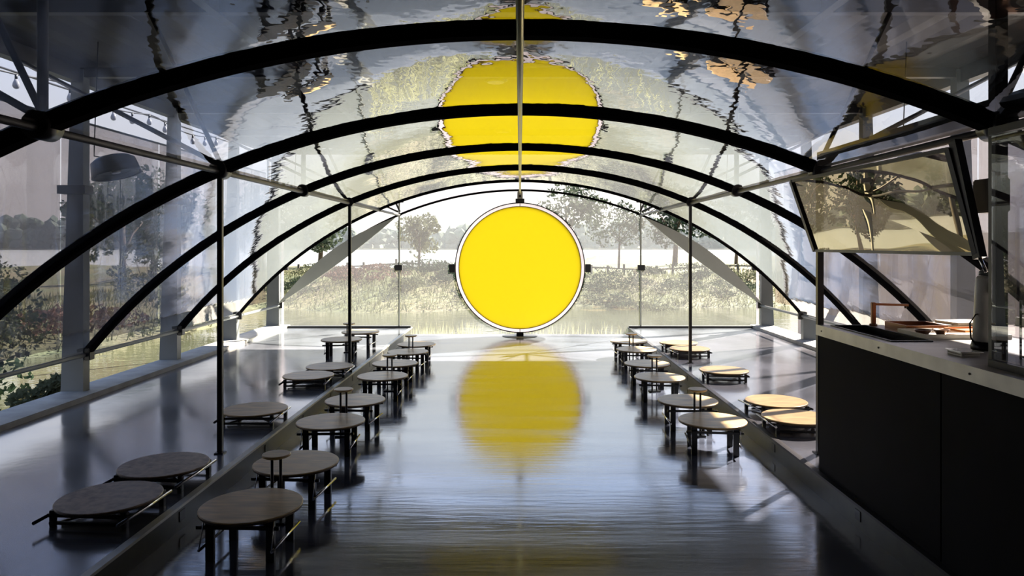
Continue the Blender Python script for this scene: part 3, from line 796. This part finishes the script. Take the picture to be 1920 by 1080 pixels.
# ------------------------------------------------------------------ outside
WL = -0.70
def sm(a, b, x):
    t = max(0.0, min(1.0, (x - a) / (b - a))); return t * t * (3 - 2 * t)
def hsh(x, y): return math.sin(x * 0.9 + 1.3 * math.sin(y * 0.6)) * 0.5 + math.sin(x * 0.33 - y * 0.71) * 0.5
def ground(x, y):
    shore = 22.5 + 1.0 * math.sin(x * 0.25) + 0.8 * math.sin(x * 0.61 + 1)
    a = sm(shore, shore + 8.0, y)
    edge = 39 + 36 * sm(1.0, 9.0, x) + 1.5 * math.sin(x * 0.2)
    a *= 1 - sm(edge, edge + 4, y)
    l = sm(7.2, 12.0, -x + 0.8 * math.sin(y * 0.4)) * (1 - sm(34, 42, y))
    r = sm(5.2, 6.2, x) * (1 - sm(14, 20, y)) * 0.6
    h = max(a, l * 0.72, r)
    return WL - 0.35 + 1.35 * h + 0.13 * h * hsh(x, y)
bm = BM(); g = []
XS = [-60 + 1.0 * i for i in range(54)] + [-6 + 0.8 * i for i in range(56)] + [39 + 2.0 * i for i in range(22)]
YS = [-6 + 1.2 * i for i in range(22)] + [20.5 + 0.6 * i for i in range(32)] + [40 + 2 * i for i in range(26)]
for x in XS: g.append([bm.verts.new((x, y, ground(x, y) if (abs(x) > 4.6 or y > 13) else WL - 0.35)) for y in YS])
for i in range(len(XS) - 1):
    for j in range(len(YS) - 1):
        f = bm.faces.new((g[i][j], g[i + 1][j], g[i + 1][j + 1], g[i][j + 1])); f.smooth = True
struct('ground', bm, M['grass'])
bm = BM(); v = [bm.verts.new(p) for p in ((-60, -6, WL), (83, -6, WL), (83, 34, WL), (-60, 34, WL))]; bm.faces.new(v); struct('pond', bm, M['water'])
bm = BM(); v = [bm.verts.new(p) for p in ((-400, 34, WL), (400, 34, WL), (400, 292, WL), (-400, 292, WL))]; bm.faces.new(v); struct('lake', bm, M['lake'])
bm = BM(); box(bm, -500, 500, 290, 700, WL - 2, WL + 0.5); struct('far_shore', bm, M['grass'])

def crown(bm, c, rx, ry, rz, n, ls, clumps=14, rng=random):
    cl = []
    for k in range(clumps):
        while True:
            p = Vector((rng.uniform(-1, 1), rng.uniform(-1, 1), rng.uniform(-1, 1)))
            if p.length < 0.85: break
        cl.append((p, rng.uniform(0.22, 0.45)))
    for k in range(n):
        p, r = cl[k % clumps]
        d = Vector((rng.gauss(0, 1), rng.gauss(0, 1), rng.gauss(0, 1))).normalized() * r * rng.uniform(0.5, 1) ** 0.5
        q = p + d
        pos = Vector((c[0] + q.x * rx, c[1] + q.y * ry, c[2] + q.z * rz))
        a = Vector((rng.gauss(0, 1), rng.gauss(0, 1), rng.gauss(0, 1))).normalized(); b = a.orthogonal().normalized()
        l = ls * rng.uniform(0.6, 1.3)
        bm.faces.new([bm.verts.new(pos + a * l), bm.verts.new(pos + b * l * 0.5), bm.verts.new(pos - a * l), bm.verts.new(pos - b * l * 0.5)])

def tree(x, y, H, rx, rz, m, label, n=1800, ls=0.13, trunk=0.14, group='trees beyond the pond'):
    z0 = ground(x, y) - 0.05
    rng = random.Random(int(x * 37 + y * 91))
    t = thing('tree', label, 'tree', (x, y, z0), 0, group)
    bm = BM(); cz = H - rz
    tube(bm, [(0, 0, 0), (0.1 * trunk * 5, 0, cz * 0.5), (0.05, 0.0, cz)], trunk, 8, trunk * 0.5); obj('trunk', bm, M['bark'], t)
    for k in range(6):
        a = k * 1.05 + rng.random(); bm = BM(); f = rng.uniform(0.45, 0.9)
        tube(bm, [(0.03, 0, cz * f), (0.4 * rx * math.cos(a), 0.4 * rx * math.sin(a), cz * f + rz * 0.5), (0.8 * rx * math.cos(a), 0.8 * rx * math.sin(a), cz + rz * rng.uniform(-0.2, 0.5))], trunk * 0.4, 6, trunk * 0.1)
        obj('branch', bm, M['bark'], t)
    bm = BM(); crown(bm, (0, 0, cz), rx, rx * 0.9, rz, n, ls, 20, rng); o = obj('foliage', bm, M[m], t, fix=False); o['kind'] = 'stuff'
def px(xp, Y): return (xp - 975) / 1340 * Y
tree(px(785, 36), 36, 3.0, 1.15, 1.15, 'leaf2', 'small pale green tree on the bank left of the yellow disc', 2200, 0.09, 0.08)
tree(px(600, 37), 37, 4.4, 1.9, 1.8, 'leaf1', 'green tree behind the leaf-shaped plate on the left', 2200, 0.12)
tree(px(1160, 40), 40, 3.9, 1.9, 1.45, 'leaf1', 'thin-trunked tree on the grass right of the yellow disc', 1500, 0.10, 0.07)
tree(px(1060, 50), 50, 7.0, 3.0, 1.7, 'leaf1', 'tall spreading tree whose crown shows above the yellow disc to the right', 1900, 0.16, 0.14)
tree(px(1265, 42), 42, 5.0, 2.3, 1.9, 'leaf3', 'dark green tree with a thick trunk at the right end of the fence', 2400, 0.13, 0.17)
tree(px(1380, 45), 45, 5.0, 2.6, 2.0, 'leaf1', 'green tree behind the right end of the end wall', 2200, 0.14, 0.12)
tree(-17.0, 18.5, 4.4, 2.6, 2.0, 'leaf3', 'large dark tree at the left edge behind the curtain', 3200, 0.13, 0.2)
tree(-13.4, 24, 4.2, 1.9, 1.6, 'leaf3', 'dark tree behind the third column on the left', 2600, 0.11, 0.14)
tree(-15.4, 30, 4.6, 2.2, 1.8, 'leaf1', 'mid green tree between the left columns', 2400, 0.12, 0.14)
tree(-12.0, 33, 4.4, 2.0, 1.8, 'leaf3', 'bushy dark tree just right of the fourth left column', 2400, 0.12, 0.14)

def shrub(x, y, r, h, m, label, n=700, ls=0.07, group='shrubs on the bank'):
    z0 = ground(x, y)
    rng = random.Random(int(x * 53 + y * 17))
    t = thing('shrub', label, 'shrub', (x, y, z0), 0, group)
    bm = BM()
    for k in range(7):
        a = rng.uniform(0, 2 * PI); tube(bm, [(0, 0, -0.05), (0.5 * r * math.cos(a), 0.5 * r * math.sin(a), h * 0.7)], 0.02, 5, 0.006)
    o = obj('stem', bm, M['bark'], t); o['kind'] = 'stuff'
    bm = BM(); crown(bm, (0, 0, h * 0.5), r, r, h * 0.55, n, ls, 12, rng); o = obj('foliage', bm, M[m], t, fix=False); o['kind'] = 'stuff'
rng = random.Random(3)
sh = [(700, 27.6, 'leaf4', 1.5, 0.75, 'russet shrub on the bank between the left rear post and mullion'),
      (655, 28.0, 'leaf4', 1.2, 0.7, 'russet shrub on the bank directly behind the left rear post'),
      (560, 26.5, 'leaf1', 1.1, 0.8, 'green shrub low on the bank beside the left end corner'),
      (600, 29.0, 'leaf2', 1.3, 0.6, 'pale shrub high on the bank beneath the left leaf-shaped plate'),
      (790, 28.4, 'leaf3', 1.6, 0.9, 'dark shrub on the bank just right of the left mullion'),
      (840, 27.4, 'leaf3', 1.3, 0.9, 'dark shrub on the bank touching the disc on its left'),
      (760, 25.8, 'leaf2', 1.0, 0.6, 'pale shrub at the waterline behind the left mullion'),
      (900, 26.0, 'leaf1', 1.2, 0.7, 'shrub hidden partly by the lower left of the disc'),
      (1120, 27.6, 'leaf3', 1.7, 1.0, 'dark shrub on the bank right of the disc'),
      (1180, 28.5, 'leaf3', 1.5, 0.9, 'dark shrub on the bank by the right mullion'),
      (1150, 25.6, 'leaf1', 1.2, 0.7, 'green shrub at the waterline between disc and right mullion'),
      (1245, 27.0, 'leaf1', 1.5, 0.9, 'green shrub right of the right mullion'),
      (1300, 28.5, 'leaf3', 1.6, 1.0, 'dark shrub behind the right rear post'),
      (1360, 26.5, 'leaf1', 1.5, 0.9, 'green shrub beneath the right leaf-shaped plate'),
      (1400, 29.0, 'leaf2', 1.5, 0.8, 'pale shrub at the right end corner of the bank'),
      (1215, 24.8, 'leaf2', 0.9, 0.5, 'low pale shrub at the waterline by the right mullion')]
for xp, Y, m_, r_, h_, lab in sh: shrub(px(xp, Y), Y, r_, h_ * 0.8, m_, lab, 1500, 0.048)
for x, y, r_, h_, m_, lab in ((-6.35, 8.0, 0.65, 1.15, 'leaf2', 'leafy shrub outside the nearest left curb'),
                              (-6.0, 9.2, 0.5, 0.85, 'leaf2', 'smaller leafy shrub just past the nearest left shrub'),
                              (-7.6, 9.6, 0.9, 2.1, 'leaf3', 'tall dark shrub outside the left rail near the viewer'),
                              (-9.2, 12.2, 1.1, 2.0, 'leaf3', 'dark shrub on the left bank behind the third column'),
                              (-9.6, 15.5, 1.2, 1.0, 'leaf4', 'russet shrub on the left bank between third and fourth columns'),
                              (-8.6, 18.5, 1.0, 0.9, 'leaf1', 'green shrub on the left bank past the fourth column'),
                              (-10.6, 20.5, 1.4, 1.6, 'leaf2', 'pale shrub on the left bank near the fifth column'),
                              (-12.6, 16.0, 1.5, 1.8, 'leaf1', 'broad green shrub higher on the left bank')):
    shrub(x, y, r_, h_, m_, lab, 1500, 0.055, 'shrubs on the left bank')

# reeds and grass
bm = BM()
for k in range(900):
    Y = rng.uniform(14.5, 17.5); x = px(rng.uniform(770, 900), Y) if k % 3 else px(rng.uniform(900, 1180), Y)
    h = rng.uniform(0.12, 0.5); a = rng.uniform(0, PI); w = 0.008
    dx, dy = w * math.cos(a), w * math.sin(a); l = rng.uniform(-0.08, 0.08)
    bm.faces.new([bm.verts.new((x - dx, Y - dy, WL - 0.02)), bm.verts.new((x + dx, Y + dy, WL - 0.02)), bm.verts.new((x + l, Y, WL + h))])
o = obj('reeds', bm, M['reed'], fix=False); tag(o, 'thin pale reeds rising from the pond behind the disc', 'reeds'); o['kind'] = 'stuff'
bm = BM()
for k in range(16000):
    if k % 4: Y = rng.uniform(23.0, 31.0); x = px(rng.uniform(500, 1480), Y)
    else: x = rng.uniform(-14, -7.6); Y = rng.uniform(9, 24)
    z = ground(x, Y)
    if z < WL: continue
    h = rng.uniform(0.08, 0.32); a = rng.uniform(0, PI); w = 0.02
    dx, dy = w * math.cos(a), w * math.sin(a); l = rng.uniform(-0.12, 0.12)
    bm.faces.new([bm.verts.new((x - dx, Y - dy, z - 0.02)), bm.verts.new((x + dx, Y + dy, z - 0.02)), bm.verts.new((x + l, Y, z + h))])
o = obj('grass', bm, M['leaf2'], fix=False); tag(o, 'rough pale grass covering the banks of the pond', 'grass'); o['kind'] = 'stuff'

# fence on the far bank
t = thing('post_fence', 'low dark post and rail fence along the top of the far bank', 'fence', (0, 31.0, 0))
lastp = None
for k in range(30):
    x = px(560 + 30.5 * k, 31.0); z = ground(x, 31.0)
    hh = 0.42 + 0.08 * math.sin(k * 2.3)
    bm = BM(); box(bm, x - 0.045, x + 0.045, -0.045, 0.045, z - 0.1, z + hh); obj('fence_post', bm, M['fencewood'], t)
    if lastp:
        bm = BM(); bar(bm, (lastp[0], 0.05, lastp[1] + 0.28), (x, 0.05, z + 0.28), 0.03, 0.06); obj('rail', bm, M['fencewood'], t)
    lastp = (x, z)

# far forest: lumpy crowns along the opposite shore
bm = BM(); rg = random.Random(11)
for k in range(1300):
    x = rg.uniform(-330, 330); y = rg.uniform(294, 330); r = rg.uniform(1.8, 3.4)
    top = 12.0 + 3.0 * math.sin(x * 0.021) + 1.5 * math.sin(x * 0.08 + 2)
    z = WL + rg.uniform(0.12, 1.0) * top - r * 0.6
    m4 = Matrix.Translation((x, y, z)) @ Matrix.Diagonal((r * rg.uniform(0.9, 1.5), r, r * rg.uniform(0.8, 1.1), 1))
    res = bmesh.ops.create_icosphere(bm, subdivisions=2 if k % 4 == 0 else 1, radius=1.0, matrix=m4)
    for v in res['verts']: v.co += Vector((rg.uniform(-1, 1), rg.uniform(-1, 1), rg.uniform(-1, 1))) * 0.3 * r
o = obj('far_forest', bm, M['forest'], fix=False); tag(o, 'hazy blue-green forest along the opposite lake shore', 'forest'); o['kind'] = 'stuff'

# neighbouring beige building beyond the right platform
t = thing('beige_building', 'low beige rendered building beyond the right side of the platform', 'building', (7.0, 0, -1.0))
bm = BM(); box(bm, 0, 5, -1.0, 18.0, 0, 2.62); obj('wall', bm, M['wall'], t)
bm = BM(); box(bm, -0.12, 5.1, -1.1, 18.1, 2.62, 2.72); obj('roof_edge', bm, M['cream'], t)
bm = BM(); box(bm, -0.02, 0.0, 3.4, 3.9, 0.6, 2.2); obj('downpipe_panel', bm, M['grey'], t)

# haze over the lake
bm = BM(); box(bm, -420, 420, 36, 345, WL + 0.05, 45)
hz = obj('haze', bm, M['white']); hz['kind'] = 'stuff'; tag(hz, 'thin pale haze lying over the lake and far shore', 'haze')
hm = bpy.data.materials.new('haze_volume'); hm.use_nodes = True
n = hm.node_tree; n.nodes.clear(); o_ = n.nodes.new('ShaderNodeOutputMaterial'); vs_ = n.nodes.new('ShaderNodeVolumeScatter')
vs_.inputs['Density'].default_value = 0.0004; vs_.inputs['Color'].default_value = (0.80, 0.90, 1.0, 1); vs_.inputs['Anisotropy'].default_value = 0.3
n.links.new(vs_.outputs[0], o_.inputs['Volume'])
hz.data.materials[0] = hm
